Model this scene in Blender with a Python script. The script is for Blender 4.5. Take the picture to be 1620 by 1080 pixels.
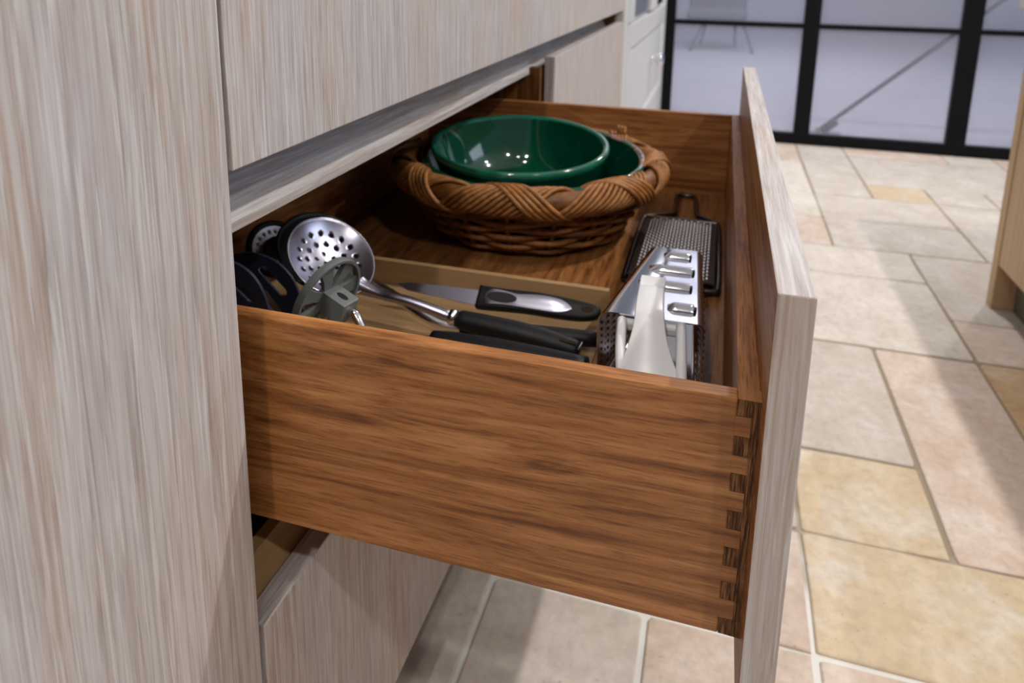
import bpy, bmesh, math, random
from mathutils import Vector, Matrix
from math import sin, cos, pi, radians, sqrt
for o in list(bpy.data.objects): bpy.data.objects.remove(o, do_unlink=True)
S = bpy.context.scene
C = S.collection
random.seed(7)

# ------------------------------------------------------------ camera, world, lights, exposure
cd = bpy.data.cameras.new('camera'); cam = bpy.data.objects.new('camera', cd); C.objects.link(cam)
RT = Vector((0.9598, 0.2801, 0.0158)); DN = Vector((0.0729, -0.1947, -0.9781)); FW = Vector((-0.2709, 0.9400, -0.2073))
m3 = Matrix((RT, -DN, -FW)).transposed()
cam.matrix_world = Matrix.Translation((0, 0, .985)) @ m3.to_4x4()
cd.sensor_width = 36; cd.lens = 1149.73/1620*36
cd.shift_x = (810-809.32)/1620; cd.shift_y = -(540-186.48)/1620
cd.clip_start = .01; cd.clip_end = 60
cd.dof.use_dof = True; cd.dof.focus_distance = .52; cd.dof.aperture_fstop = 8.0
S.camera = cam
S.view_settings.view_transform = 'Standard'; S.view_settings.look = 'None'
S.view_settings.gamma = 1; S.view_settings.use_curve_mapping = False
S.view_settings.exposure = -0.14
S.cycles.use_denoising = True
S.cycles.max_bounces = 8; S.cycles.sample_clamp_indirect = 4

w = bpy.data.worlds.new('world'); S.world = w; w.use_nodes = True
w.node_tree.nodes['Background'].inputs[0].default_value = (.80, .84, 1.0, 1)
w.node_tree.nodes['Background'].inputs[1].default_value = .22

def lamp(name, loc, power, size=.09, col=(1, .952, .895), spread=150, rot=(0, 0, 0), shape='DISK', sy=None):
    l = bpy.data.lights.new(name, 'AREA'); l.shape = shape; l.size = size
    if sy: l.size_y = sy
    l.energy = power; l.color = col; l.spread = radians(spread)
    o = bpy.data.objects.new(name, l); C.objects.link(o); o.location = loc; o.rotation_euler = rot
    return o
# recessed ceiling downlights of the showroom, 2.5 m up
lamp('downlight', (-.26, -.05, 2.5), 5)
lamp('downlight', (-.24, -1.00, 2.5), 13)
lamp('downlight', (1.19, 1.19, 2.5), 29, .05)
lamp('downlight', (1.15, -.75, 2.5), 15)
lamp('downlight', (1.77, 1.0, 2.5), 13, .05)
lamp('downlight', (.30, -.75, 2.5), 3)
lamp('downlight', (.45, 3.6, 2.5), 27)
lamp('downlight', (1.5, 3.6, 2.5), 14)
# showroom windows: daylight from the side and from the room beyond the glazed screen
lamp('window_daylight', (3.2, 1.4, 1.8), 27, 1.8, (.72, .83, 1), 160, (0, radians(90), 0), 'RECTANGLE', 1.6)
lamp('far_room_daylight', (.6, 7.2, 2.9), 92, 3.0, (.92, .93, 1), 170, (0, 0, 0), 'RECTANGLE', 3.6)

# ------------------------------------------------------------ mesh helpers
def add(name, me, parent=None, loc=None):
    o = bpy.data.objects.new(name, me); C.objects.link(o)
    if parent is not None: o.parent = parent
    if loc is not None: o.location = loc
    return o
def base(o):
    v = Vector((0, 0, 0))
    while o is not None:
        v += o.location; o = o.parent
    return v
def fin(name, bm, mat, parent=None, smooth=False, org=None, recalc=True):
    """links a bmesh given in world metres as one object; its origin sits at org or at the parent's base"""
    if recalc: bmesh.ops.recalc_face_normals(bm, faces=bm.faces[:])
    off = base(parent)
    loc = Vector((0, 0, 0))
    if parent is None and org is not None: off = Vector(org); loc = off
    bmesh.ops.translate(bm, verts=bm.verts[:], vec=-off)
    me = bpy.data.meshes.new(name); bm.to_mesh(me); bm.free()
    for m in (mat if isinstance(mat, (list, tuple)) else [mat]): me.materials.append(m)
    if smooth:
        for p in me.polygons: p.use_smooth = True
        if smooth != True:
            try: me.set_sharp_from_angle(angle=radians(smooth))
            except Exception: pass
    return add(name, me, parent, loc)
def thing(name, label, cat, loc, group=None):
    o = bpy.data.objects.new(name, None); C.objects.link(o); o.location = loc; o.empty_display_size = .05
    return tag(o, label, cat, group)
def tag(o, label=None, cat=None, group=None, kind=None):
    if label: o['label'] = label
    if cat: o['category'] = cat
    if group: o['group'] = group
    if kind: o['kind'] = kind
    return o
def box(bm, x0, x1, y0, y1, z0, z1, bev=0, seg=2, mi=0):
    r = bmesh.ops.create_cube(bm, size=1)
    vs = r['verts']
    for v in vs:
        v.co = Vector(((x0+x1)/2+v.co.x*(x1-x0), (y0+y1)/2+v.co.y*(y1-y0), (z0+z1)/2+v.co.z*(z1-z0)))
    fs = set(f for v in vs for f in v.link_faces)
    for f in fs: f.material_index = mi
    if bev:
        es = list(set(e for v in vs for e in v.link_edges))
        bmesh.ops.bevel(bm, geom=es, offset=bev, segments=seg, affect='EDGES', profile=.5)
    return vs
def boxobj(name, dims, mat, parent=None, bev=.0012, seg=2, smooth=False):
    bm = bmesh.new(); box(bm, *dims, bev=bev, seg=seg)
    return fin(name, bm, mat, parent, smooth)
def frames(pts, closed):
    n = len(pts); T = []
    for i in range(n):
        a = pts[(i-1) % n] if (closed or i > 0) else pts[i]
        b = pts[(i+1) % n] if (closed or i < n-1) else pts[i]
        t = (b-a); T.append(t.normalized() if t.length > 1e-9 else Vector((0, 0, 1)))
    up = Vector((0, 0, 1)) if abs(T[0].z) < .9 else Vector((1, 0, 0))
    N = []; nn = (up-T[0]*up.dot(T[0])).normalized()
    for t in T:
        nn = (nn-t*nn.dot(t))
        nn = nn.normalized() if nn.length > 1e-6 else t.orthogonal().normalized()
        N.append(nn)
    return T, N
def tube(bm, pts, r, n=8, closed=False, flat=1.0, mi=0):
    pts = [Vector(p) for p in pts]; T, N = frames(pts, closed); rings = []
    for i, p in enumerate(pts):
        rr = r[i] if isinstance(r, (list, tuple)) else r
        b = T[i].cross(N[i])
        rings.append([bm.verts.new(p+(N[i]*cos(2*pi*k/n)*flat+b*sin(2*pi*k/n))*rr) for k in range(n)])
    m = len(rings)
    for i in range(m if closed else m-1):
        A, B = rings[i], rings[(i+1) % m]
        for k in range(n):
            f = bm.faces.new((A[k], A[(k+1) % n], B[(k+1) % n], B[k])); f.material_index = mi
    if not closed:
        bm.faces.new(rings[0][::-1]).material_index = mi; bm.faces.new(rings[-1]).material_index = mi
def lathe(bm, prof, n, mat4=Matrix(), mi=0, closed_prof=False):
    rings = []
    for r, z in prof:
        if r < 1e-6: rings.append([bm.verts.new(mat4 @ Vector((0, 0, z)))])
        else: rings.append([bm.verts.new(mat4 @ Vector((r*cos(2*pi*k/n), r*sin(2*pi*k/n), z))) for k in range(n)])
    m = len(rings)
    for i in range(m if closed_prof else m-1):
        A, B = rings[i], rings[(i+1) % m]
        for k in range(n):
            l = (k+1) % n
            if len(A) == 1 and len(B) == 1: continue
            if len(A) == 1: f = bm.faces.new((A[0], B[k], B[l]))
            elif len(B) == 1: f = bm.faces.new((A[k], A[l], B[0]))
            else: f = bm.faces.new((A[k], A[l], B[l], B[k]))
            f.material_index = mi
def loft(bm, secs, closed=True, caps=True, mi=0):
    R = [[bm.verts.new(Vector(p)) for p in s] for s in secs]; n = len(R[0])
    for A, B in zip(R, R[1:]):
        for k in range(n if closed else n-1):
            bm.faces.new((A[k], A[(k+1) % n], B[(k+1) % n], B[k])).material_index = mi
    if caps:
        bm.faces.new(R[0][::-1]).material_index = mi; bm.faces.new(R[-1]).material_index = mi
    return R
def basis(c, n, xdir=(1, 0, 0)):
    z = Vector(n).normalized(); x = Vector(xdir); x = (x-z*x.dot(z)).normalized(); y = z.cross(x)
    return Matrix.Translation(Vector(c)) @ Matrix((x, y, z)).transposed().to_4x4()
def spline(P, n):
    P = [Vector(p) for p in P]; out = []
    Q = [P[0]*2-P[1]]+P+[P[-1]*2-P[-2]]
    for i in range(1, len(Q)-2):
        a, b, c, d = Q[i-1:i+3]
        for k in range(n):
            t = k/n
            out.append(.5*((2*b)+(c-a)*t+(2*a-5*b+4*c-d)*t*t+(3*b-a-3*c+d)*t**3))
    out.append(P[-1]); return out
def plate(bm, poly, M, th, bev=0, mi=0):
    """closed outline (local xy) extruded by th along local z, rounded rim"""
    n = len(poly)
    cx = sum(p[0] for p in poly)/n; cy = sum(p[1] for p in poly)/n
    def ring(z, ins):
        out = []
        for i in range(n):
            a = Vector(poly[i-1]); b = Vector(poly[i]); c = Vector(poly[(i+1) % n])
            t = (c-a); t = t.normalized() if t.length > 1e-9 else Vector((1, 0))
            nrm = Vector((-t.y, t.x))
            p = b+nrm*ins
            out.append(M @ Vector((p.x, p.y, z)))
        return out
    if bev: loft(bm, [ring(0, bev), ring(bev*.3, bev*.3), ring(bev, 0), ring(th-bev, 0), ring(th-bev*.3, bev*.3), ring(th, bev)], mi=mi)
    else: loft(bm, [ring(0, 0), ring(th, 0)], mi=mi)

# ------------------------------------------------------------ materials
def srgb(r, g, b):
    f = lambda c: (c/255/12.92) if c/255 <= .04045 else ((c/255+.055)/1.055)**2.4
    return (f(r), f(g), f(b), 1)
class NT:
    def __init__(s, name, rough=.5, metal=0, spec=.5):
        s.m = bpy.data.materials.new(name); s.m.use_nodes = True; s.t = s.m.node_tree
        s.b = s.t.nodes['Principled BSDF']; s.b.inputs['Roughness'].default_value = rough
        s.b.inputs['Metallic'].default_value = metal; s.b.inputs['Specular IOR Level'].default_value = spec
    def n(s, typ, **kw):
        nd = s.t.nodes.new(typ)
        for k, v in kw.items():
            if hasattr(nd, k): setattr(nd, k, v)
            else: nd.inputs[k].default_value = v
        return nd
    def l(s, a, b): s.t.links.new(a, b)
    def coord(s, scale=(1, 1, 1), rot=(0, 0, 0), loc=(0, 0, 0), rnd=0):
        tc = s.n('ShaderNodeTexCoord'); mp = s.n('ShaderNodeMapping')
        mp.inputs['Scale'].default_value = scale; mp.inputs['Rotation'].default_value = rot; mp.inputs['Location'].default_value = loc
        src = tc.outputs['Object']
        if rnd:
            oi = s.n('ShaderNodeObjectInfo'); ad = s.n('ShaderNodeVectorMath', operation='MULTIPLY_ADD')
            cb = s.n('ShaderNodeCombineXYZ')
            for k in range(3): s.l(oi.outputs['Random'], cb.inputs[k])
            s.l(cb.outputs[0], ad.inputs[0]); ad.inputs[1].default_value = (rnd, rnd*.7, rnd*1.3); s.l(src, ad.inputs[2]); src = ad.outputs[0]
        s.l(src, mp.inputs[0]); return mp.outputs[0]
    def noise(s, vec, scale=1, detail=3, rough=.55, dist=0):
        nd = s.n('ShaderNodeTexNoise'); nd.inputs['Scale'].default_value = scale; nd.inputs['Detail'].default_value = detail
        nd.inputs['Roughness'].default_value = rough; nd.inputs['Distortion'].default_value = dist
        s.l(vec, nd.inputs['Vector']); return nd.outputs['Fac']
    def ramp(s, fac, stops):
        nd = s.n('ShaderNodeValToRGB'); e = nd.color_ramp.elements
        while len(e) < len(stops): e.new(.5)
        for k, (p, c) in enumerate(stops): e[k].position = p; e[k].color = c if len(c) == 4 else (*c, 1)
        s.l(fac, nd.inputs[0]); return nd.outputs[0]
    def mix(s, fac, a, b, typ='MIX'):
        nd = s.n('ShaderNodeMix', data_type='RGBA', blend_type=typ)
        for sock, v in ((nd.inputs[0], fac), (nd.inputs[6], a), (nd.inputs[7], b)):
            if hasattr(v, 'is_linked'): s.l(v, sock)
            else: sock.default_value = v
        return nd.outputs[2]
    def bump(s, h, strength=.2, dist=.001):
        nd = s.n('ShaderNodeBump'); nd.inputs['Strength'].default_value = strength; nd.inputs['Distance'].default_value = dist
        s.l(h, nd.inputs['Height']); s.l(nd.outputs[0], s.b.inputs['Normal'])
    def col(s, c):
        if hasattr(c, 'is_linked'): s.l(c, s.b.inputs['Base Color'])
        else: s.b.inputs['Base Color'].default_value = c
        return s
g1 = lambda v: (v, v, v, 1)
def sc3(grain, across, along):
    return tuple(along if 'xyz'[k] == grain else across for k in range(3))

def limed(name, grain, fine=260, tint=0.0, streak=1.0, wav=0.0, warmth=0.0):
    t = NT(name, .62, 0, .3)
    a = t.noise(t.coord(sc3(grain, 1, .028)), fine, 5, .68, wav)
    b = t.noise(t.coord(sc3(grain, 1, .12), loc=(3, 1, 2)), 16, 3, .6, wav)
    w_ = t.noise(t.coord(sc3(grain, 1, .03), loc=(9, 2, 6)), fine*1.5, 3, .6, wav)
    p = t.noise(t.coord(sc3(grain, 1, .03), loc=(7, 5, 1)), fine*2.2, 2, .6, wav)
    cool = t.ramp(a, [(.36, srgb(166, 155, 152)), (.48, srgb(180, 172, 170)), (.60, srgb(190, 186, 186))])
    warm = t.ramp(a, [(.36, srgb(168, 148, 132)), (.48, srgb(182, 165, 152)), (.60, srgb(192, 183, 178))])
    c = t.mix(t.ramp(b, [(.46-warmth, g1(0)), (.68-warmth, g1(.9))]), cool, warm)
    c = t.mix(t.ramp(w_, [(.54, g1(0)), (.66, g1(.7))]), c, srgb(206, 204, 204))
    pore = t.ramp(p, [(.34, g1(.66)), (.43, g1(1))])
    c = t.mix(.5*streak, c, pore, 'MULTIPLY')
    t.col(c); t.bump(a, .18, .0006)
    return t.m
LIM_Z = limed('limed_oak_upright', 'z', 300)
LIM_TALL = limed('limed_oak_tall', 'z', 190, wav=.35)
LIM_Y = limed('limed_oak_lengthwise', 'y', 230)
LIM_END = limed('limed_oak_front_edge', 'z', 150, wav=.6, warmth=.3)

def plainwood(name, c1, c2, grain='z', rough=.5):
    t = NT(name, rough, 0, .35)
    a = t.noise(t.coord(sc3(grain, 1, .03)), 70, 3, .5)
    t.col(t.ramp(a, [(.3, srgb(*c1)), (.7, srgb(*c2))])); return t.m
def oak(name, grain, tone=1.0, dark=1.0, rot=(0, 0, 0)):
    t = NT(name, .42, 0, .4)
    v = t.coord(sc3(grain, 1, .04), rot=rot)
    warp = t.noise(t.coord(sc3(grain, 1, .22), rot=rot, loc=(2, 2, 2)), 7, 3, .5)
    vm = t.n('ShaderNodeVectorMath', operation='MULTIPLY_ADD')
    cb = t.n('ShaderNodeCombineXYZ')
    for k in range(3): t.l(warp, cb.inputs[k])
    t.l(cb.outputs[0], vm.inputs[0]); vm.inputs[1].default_value = (.06, .06, .06); t.l(v, vm.inputs[2])
    ring = t.noise(vm.outputs[0], 125, 4, .6, 0)
    fine = t.noise(t.coord(sc3(grain, 1, .045), rot=rot, loc=(1, 4, 3)), 700, 2, .6)
    broad = t.noise(vm.outputs[0], 22, 2, .5, 0)
    k = lambda r, g, b: tuple(list(x*tone for x in srgb(r, g, b)[:3])+[1])
    c = t.ramp(ring, [(.30, k(104, 62, 30)), (.43, k(142, 91, 48)), (.55, k(162, 109, 62)), (.70, k(182, 130, 80))])
    c = t.mix(.55, c, t.ramp(broad, [(.36, (.66, .57, .50, 1)), (.56, g1(1))]), 'MULTIPLY')
    pore = t.ramp(fine, [(.38, (.50, .40, .32, 1)), (.47, g1(1))])
    c = t.mix(.75*dark, c, pore, 'MULTIPLY')
    t.col(c); t.bump(fine, .12, .0005)
    return t.m
OAK_X = oak('drawer_oak_along_side', 'x', 1.13, .78, rot=(0, radians(-3), 0))
OAK_Y = oak('drawer_oak_lengthwise', 'y')
OAK_FLOOR = oak('drawer_oak_floor', 'y', .82)
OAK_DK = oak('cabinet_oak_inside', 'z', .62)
OAK_TRAY = plainwood('pale_rail_oak', (150, 122, 84), (176, 148, 108), 'y')
def endgrain():
    t = NT('oak_end_grain', .6, 0, .25)
    a = t.noise(t.coord((1, 1, 1), rot=(0, radians(40), 0), loc=(0, 0, 0)), 140, 2, .6)
    b = t.noise(t.coord((1, 1, .06), rot=(0, radians(42), 0)), 900, 2, .6)
    c = t.ramp(b, [(.36, srgb(62, 36, 17)), (.5, srgb(104, 66, 36)), (.66, srgb(150, 108, 68))])
    c = t.mix(.4, c, t.ramp(a, [(.3, g1(.5)), (.7, g1(1))]), 'MULTIPLY')
    t.col(c); return t.m
ENDG = endgrain()
BEECH = plainwood('tray_beech', (142, 112, 76), (160, 130, 94), 'x')
ISL = plainwood('island_oak', (184, 152, 114), (204, 174, 138), 'z')
ISL_DK = plainwood('island_plinth', (92, 88, 74), (110, 104, 88), 'y')
def simple(name, c, rough=.4, metal=0, spec=.5, coat=0, mottle=0.0, mscale=60, bump=0):
    t = NT(name, rough, metal, spec)
    cc = srgb(*c)
    n = t.noise(t.coord((1, 1, 1)), mscale, 3, .6)
    d = tuple(x*(1-mottle) for x in cc[:3])+(1,); u = tuple(min(1, x*(1+mottle)) for x in cc[:3])+(1,)
    t.col(t.ramp(n, [(.3, d), (.7, u)]))
    if coat: t.b.inputs['Coat Weight'].default_value = coat; t.b.inputs['Coat Roughness'].default_value = .03
    if bump: t.bump(n, bump, .001)
    return t.m
CHROME = simple('polished_steel', (226, 226, 232), .09, 1, mottle=.03)
STEEL = simple('brushed_steel', (178, 176, 192), .27, 1, mottle=.06)
BRIGHT = simple('satin_steel', (232, 230, 236), .42, 1, mottle=.03)
DKSTEEL = simple('dark_steel_wire', (96, 92, 92), .3, 1, mottle=.06)
GRSTEEL = simple('grater_sheet', (58, 48, 44), .6, 0, .25, mottle=.1)
BLACK = simple('black_rubber', (15, 15, 16), .5, 0, .28, mottle=.08)
NAVY = simple('navy_nylon', (34, 40, 56), .4, 0, .4, mottle=.06)
GREYP = simple('grey_nylon', (104, 110, 108), .42, 0, .4, mottle=.04)
WHITEP = simple('white_plastic', (224, 224, 227), .28, 0, .5, mottle=.01)
WHITEC = simple('white_cabinet_paint', (206, 207, 206), .35, 0, .4, mottle=.015)
BLACKF = simple('black_frame_paint', (11, 11, 14), .55, 0, .15, mottle=.1)
DKPAINT = simple('dark_grey_paint', (26, 26, 29), .5, 0, .3, mottle=.06)
DARKGL = simple('dark_oven_glass', (38, 40, 52), .06, 0, .6, mottle=.05)
VOID = simple('painted_recess_shade', (46, 36, 28), .8, 0, .1, mottle=.1)  # shade inside the cabinet and in handle holes put into this colour
def glaze():
    t = NT('green_glaze', .08, 0, .55)
    n = t.noise(t.coord((1, 1, 1)), 14, 3, .5)
    t.col(t.ramp(n, [(.3, srgb(3, 54, 39)), (.7, srgb(5, 66, 46))]))
    t.b.inputs['Coat Weight'].default_value = .6; t.b.inputs['Coat Roughness'].default_value = .02
    return t.m
GLAZE = glaze()
def glazechip():
    t = NT('green_glaze_chipped', .1, 0, .55)
    n = t.noise(t.coord((1, 1, 1)), 70, 4, .7)
    n2 = t.noise(t.coord((1, 1, 1)), 18, 3, .6)
    mul = t.n('ShaderNodeMath', operation='MULTIPLY'); t.l(n, mul.inputs[0]); t.l(n2, mul.inputs[1])
    t.col(t.ramp(mul.outputs[0], [(.20, srgb(8, 72, 48)), (.275, srgb(10, 70, 46)), (.30, srgb(120, 66, 52)), (.36, srgb(150, 104, 92))]))
    t.b.inputs['Coat Weight'].default_value = .5; t.b.inputs['Coat Roughness'].default_value = .03
    return t.m
CHIP = glazechip()
def wicker(name, c1, c2):
    t = NT(name, .5, 0, .35)
    n = t.noise(t.coord((1, 1, 1), rnd=3), 90, 4, .65); n2 = t.noise(t.coord((1, 1, 1), rnd=5), 14, 2, .5)
    c = t.ramp(n, [(.3, srgb(*c1)), (.7, srgb(*c2))])
    c = t.mix(.5, c, t.ramp(n2, [(.35, g1(.55)), (.6, g1(1))]), 'MULTIPLY')
    t.col(c); return t.m
WICK = wicker('wicker_rod', (118, 72, 34), (176, 120, 64))
WICKD = wicker('wicker_weave', (88, 52, 22), (146, 94, 46))
def stone(name, c1, c2, c3):
    t = NT(name, .55, 0, .35)
    a = t.noise(t.coord((1, 1, 1), rnd=9), 9, 4, .6, .4); b = t.noise(t.coord((1, 1, 1), rnd=4), 55, 4, .65); p = t.noise(t.coord((1, 1, 1), rnd=6), 95, 2, .5)
    c = t.ramp(a, [(.32, srgb(*c1)), (.5, srgb(*c2)), (.68, srgb(*c3))])
    c = t.mix(.6, c, t.ramp(b, [(.32, g1(.72)), (.6, g1(1.0))]), 'MULTIPLY')
    c = t.mix(.5, c, t.ramp(p, [(.24, g1(.55)), (.31, g1(1))]), 'MULTIPLY')
    t.col(c); t.bump(b, .1, .002); return t.m
ST_Y = stone('limestone_yellow', (200, 178, 146), (206, 188, 160), (214, 204, 188))
ST_W = stone('limestone_white', (206, 196, 184), (216, 208, 198), (224, 216, 206))
ST_G = stone('limestone_grey', (194, 184, 172), (204, 194, 184), (212, 206, 198))
ST_P = stone('limestone_rose', (202, 180, 162), (210, 192, 178), (220, 208, 198))
ST_T = stone('limestone_tan', (186, 150, 108), (194, 166, 130), (206, 184, 158))
def grout():
    t = NT('lime_grout', .9, 0, .2)
    n = t.noise(t.coord((1, 1, 1)), 5, 3, .6)
    sx = t.n('ShaderNodeSeparateXYZ'); t.l(t.coord((1, 1, 1)), sx.inputs[0])
    ma = t.n('ShaderNodeMath', operation='MULTIPLY_ADD'); t.l(n, ma.inputs[0]); ma.inputs[1].default_value = .22; m_ = t.n('ShaderNodeMath', operation='MULTIPLY'); t.l(sx.outputs[1], m_.inputs[0]); m_.inputs[1].default_value = .5; t.l(m_.outputs[0], ma.inputs[2])
    t.col(t.ramp(ma.outputs[0], [(.0, srgb(212, 212, 208)), (.66, srgb(222, 222, 218)), (.74, srgb(150, 138, 120))]))
    return t.m
GROUT = grout()
def pane_mat():
    t = NT('satin_glass', .3, 0, .5)
    tr = t.n('ShaderNodeBsdfTransparent'); tl = t.n('ShaderNodeBsdfTranslucent'); gl = t.n('ShaderNodeBsdfGlossy')
    tl.inputs['Color'].default_value = (.86, .86, .93, 1); gl.inputs['Roughness'].default_value = .25; gl.inputs['Color'].default_value = (.8, .82, .9, 1)
    tr.inputs['Color'].default_value = (.93, .93, .97, 1)
    n = t.noise(t.coord((12, 12, .6)), 1, 2, .5)
    fac = t.ramp(n, [(.3, g1(.19)), (.7, g1(.20))])
    m1 = t.n('ShaderNodeMixShader'); t.l(fac, m1.inputs[0]); t.l(tr.outputs[0], m1.inputs[1]); t.l(tl.outputs[0], m1.inputs[2])
    m2 = t.n('ShaderNodeMixShader', Fac=.06); t.l(m1.outputs[0], m2.inputs[1]); t.l(gl.outputs[0], m2.inputs[2])
    t.l(m2.outputs[0], t.t.nodes['Material Output'].inputs['Surface']); return t.m
PANE = pane_mat()
FARF = simple('far_room_floor', (206, 206, 212), .5, 0, .3, mottle=.03, mscale=3)
FARW = simple('far_room_wall', (208, 208, 214), .8, 0, .2, mottle=.02, mscale=2)
CHAIRM = simple('grey_chair_fabric', (104, 104, 112), .8, 0, .2, mottle=.06)

# ------------------------------------------------------------ floor: lime grout bed with limestone pieces
YD = 4.345                                                     # front of the glazed screen
bm = bmesh.new(); box(bm, -1.0, 3.2, -1.2, YD+.03, -.06, -.004)
floor = tag(fin('floor', bm, GROUT), 'pale limestone paved floor with white lime joints', kind='structure')
XS = [-.05+.2467*i for i in range(-4, 13)]                      # XS[4] = -.05
YS = [-1.01, -.76, -.52, -.27, -.02, .23, .48, .727, .975, 1.2265, 1.477, 1.723, 1.972, 2.213, 2.468, 2.728, 3.055, 3.39, 3.61, 3.94, 4.16, YD]
X0, Y0 = 4, 8
occ = {}
rects = []
def put(i0, i1, j0, j1, m):
    for i in range(i0, i1):
        for j in range(j0, j1): occ[(i, j)] = 1
    rects.append((i0, i1, j0, j1, m))
for r in [(5, 6, 9, 10, ST_Y), (5, 7, 8, 9, ST_Y), (4, 5, 8, 9, ST_P), (4, 5, 9, 11, ST_G), (5, 6, 10, 12, ST_G), (6, 7, 9, 12, ST_P), (7, 9, 8, 12, ST_T),
          (5, 7, 12, 14, ST_W), (7, 8, 12, 13, ST_P), (7, 9, 13, 15, ST_G), (5, 7, 14, 15, ST_W), (6, 8, 15, 16, ST_G), (5, 6, 15, 16, ST_P), (6, 8, 16, 17, ST_G),
          (5, 6, 16, 17, ST_W), (4, 6, 17, 19, ST_W), (7, 8, 17, 18, ST_Y), (6, 7, 17, 19, ST_G), (8, 9, 15, 17, ST_G), (7, 10, 18, 20, ST_G),
          (3, 4, 6, 8, ST_G), (3, 4, 8, 9, ST_P), (2, 3, 6, 9, ST_G), (4, 5, 6, 8, ST_P), (5, 7, 7, 8, ST_P), (4, 5, 5, 6, ST_W), (8, 9, 12, 13, ST_T), (7, 8, 7, 8, ST_T)]: put(*r)
rr = random.Random(5)
mats = [ST_W, ST_G, ST_P, ST_G, ST_W]
for j in range(len(YS)-1):
    for i in range(len(XS)-1):
        if (i, j) in occ: continue
        opts = [(2, 1), (1, 2), (2, 2), (1, 1), (3, 2)]; rr.shuffle(opts); opts.append((1, 1))
        for a, b in opts:
            if i+a < len(XS) and j+b < len(YS) and all((i+p, j+q) not in occ for p in range(a) for q in range(b)):
                put(i, i+a, j, j+b, rr.choice(mats)); break
for (i0, i1, j0, j1, m) in rects:
    x0, x1, y0, y1 = XS[i0], XS[i1], YS[j0], YS[j1]
    if y0 > 1.5 and x1 < -.4: continue
    if x0 > 2.2 or y1 < -.6: continue
    g = rr.uniform(.0026, .0042)+(.0015 if y0 < .97 else 0); x0 += g; x1 -= g; y0 += g; y1 -= g
    if y1 > YD-.01: y1 = YD-.004
    P = []
    cs = [(x0, y0), (x1, y0), (x1, y1), (x0, y1)]
    for k in range(4):
        a, b = cs[k], cs[(k+1) % 4]
        for s in (.014, .5, .986):
            P.append((a[0]+(b[0]-a[0])*s+rr.uniform(-.0022, .0022), a[1]+(b[1]-a[1])*s+rr.uniform(-.0022, .0022)))
    cx, cy = (x0+x1)/2, (y0+y1)/2
    sh = lambda d: [(cx+(p[0]-cx)*(1-d/(abs(x1-x0)/2)), cy+(p[1]-cy)*(1-d/(abs(y1-y0)/2))) for p in P]
    top = rr.uniform(-.0006, .0006)
    bm = bmesh.new()
    loft(bm, [[(p[0]-cx, p[1]-cy, -.008) for p in sh(0)], [(p[0]-cx, p[1]-cy, -.0016+top) for p in sh(.0005)], [(p[0]-cx, p[1]-cy, top) for p in sh(.003)]], caps=False)
    bm.verts.ensure_lookup_table(); bm.faces.new([bm.verts[24+k] for k in range(12)])
    bmesh.ops.recalc_face_normals(bm, faces=bm.faces[:])
    me = bpy.data.meshes.new('stone'); bm.to_mesh(me); bm.free(); me.materials.append(m)
    add('stone', me, floor, (cx, cy, 0))

bm = bmesh.new(); box(bm, -1.0, 3.2, -2.2, YD+.03, 2.53, 2.60)
tag(fin('ceiling', bm, simple('ceiling_paint', (232, 232, 230), .9, 0, .1, mottle=.01)), 'white ceiling over the kitchen aisle', kind='structure')

# ------------------------------------------------------------ glazed screen with black frame, and the room beyond it
door = tag(bpy.data.objects.new('door_1', None), 'black framed glazed screen with satin panes across the end of the aisle', kind='structure'); C.objects.link(door)
door.location = (.5, 4.37, 0)
FX = [(-.34, -.272), (.428, .512), (1.205, 1.300), (2.0, 2.09)]
for a, b in FX: boxobj('upright', (a, b, 4.35, 4.40, 0, 2.45), BLACKF, door, .002)
for (a, b), (c, d) in zip(FX, FX[1:]):
    boxobj('bottom_rail', (b, c, 4.35, 4.40, 0, .060), BLACKF, door, .001)
    boxobj('top_rail', (b, c, 4.35, 4.40, 2.36, 2.45), BLACKF, door, .001)
    for z in (.672, 1.25, 1.82):
        boxobj('glazing_bar', (b, c, 4.355, 4.395, z-.0135, z+.0135), BLACKF, door, .001)
    for z0, z1 in ((.060, .6585), (.6855, 1.2365), (1.2635, 1.8065), (1.8335, 2.36)):
        boxobj('pane', (b, c, 4.370, 4.378, z0, z1), PANE, door, 0)
bm = bmesh.new(); box(bm, -3.5, 5, YD+.06, 11.6, -.06, 0)
tag(fin('floor_beyond', bm, FARF), 'pale grey floor of the bright room behind the glass', kind='structure')
bm = bmesh.new(); box(bm, -3.5, 5, 11.6, 11.7, 0, 3.0)
tag(fin('wall_back', bm, FARW), 'pale far wall of the room behind the glass', kind='structure')
bm = bmesh.new(); box(bm, -3.6, -3.5, YD+.1, 11.6, 0, 3.0)
tag(fin('wall_left', bm, FARW), 'pale side wall of the room behind the glass', kind='structure')
# slanting steel brace behind the middle pane
br = thing('brace_rod', 'thin dark steel brace rod slanting up behind the middle glass pane', 'brace', (.60, 4.50, .0))
bm = bmesh.new(); tube(bm, [(.575, 4.5, .055), (1.43, 4.5, .846), (1.75, 4.5, 1.142)], .0125, 10); fin('rod', bm, DKPAINT, br, True)
bm = bmesh.new(); M = basis((.628, 4.49, .095), (0, -1, 0), (.73, 0, .68)); 
bmv = box(bm, -.05, .05, -.028, .012, -.015, .015, .005); bmesh.ops.transform(bm, matrix=M, verts=bm.verts[:])
fin('clamp', bm, DKPAINT, br)
bm = bmesh.new(); box(bm, .50, .70, 4.46, 4.54, 0, .05, .006); box(bm, .562, .598, 4.485, 4.515, .04, .075, .004)
fin('foot_plate', bm, simple('grey_cast_foot', (150, 150, 158), .5, 0, .4, mottle=.05), br)
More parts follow.
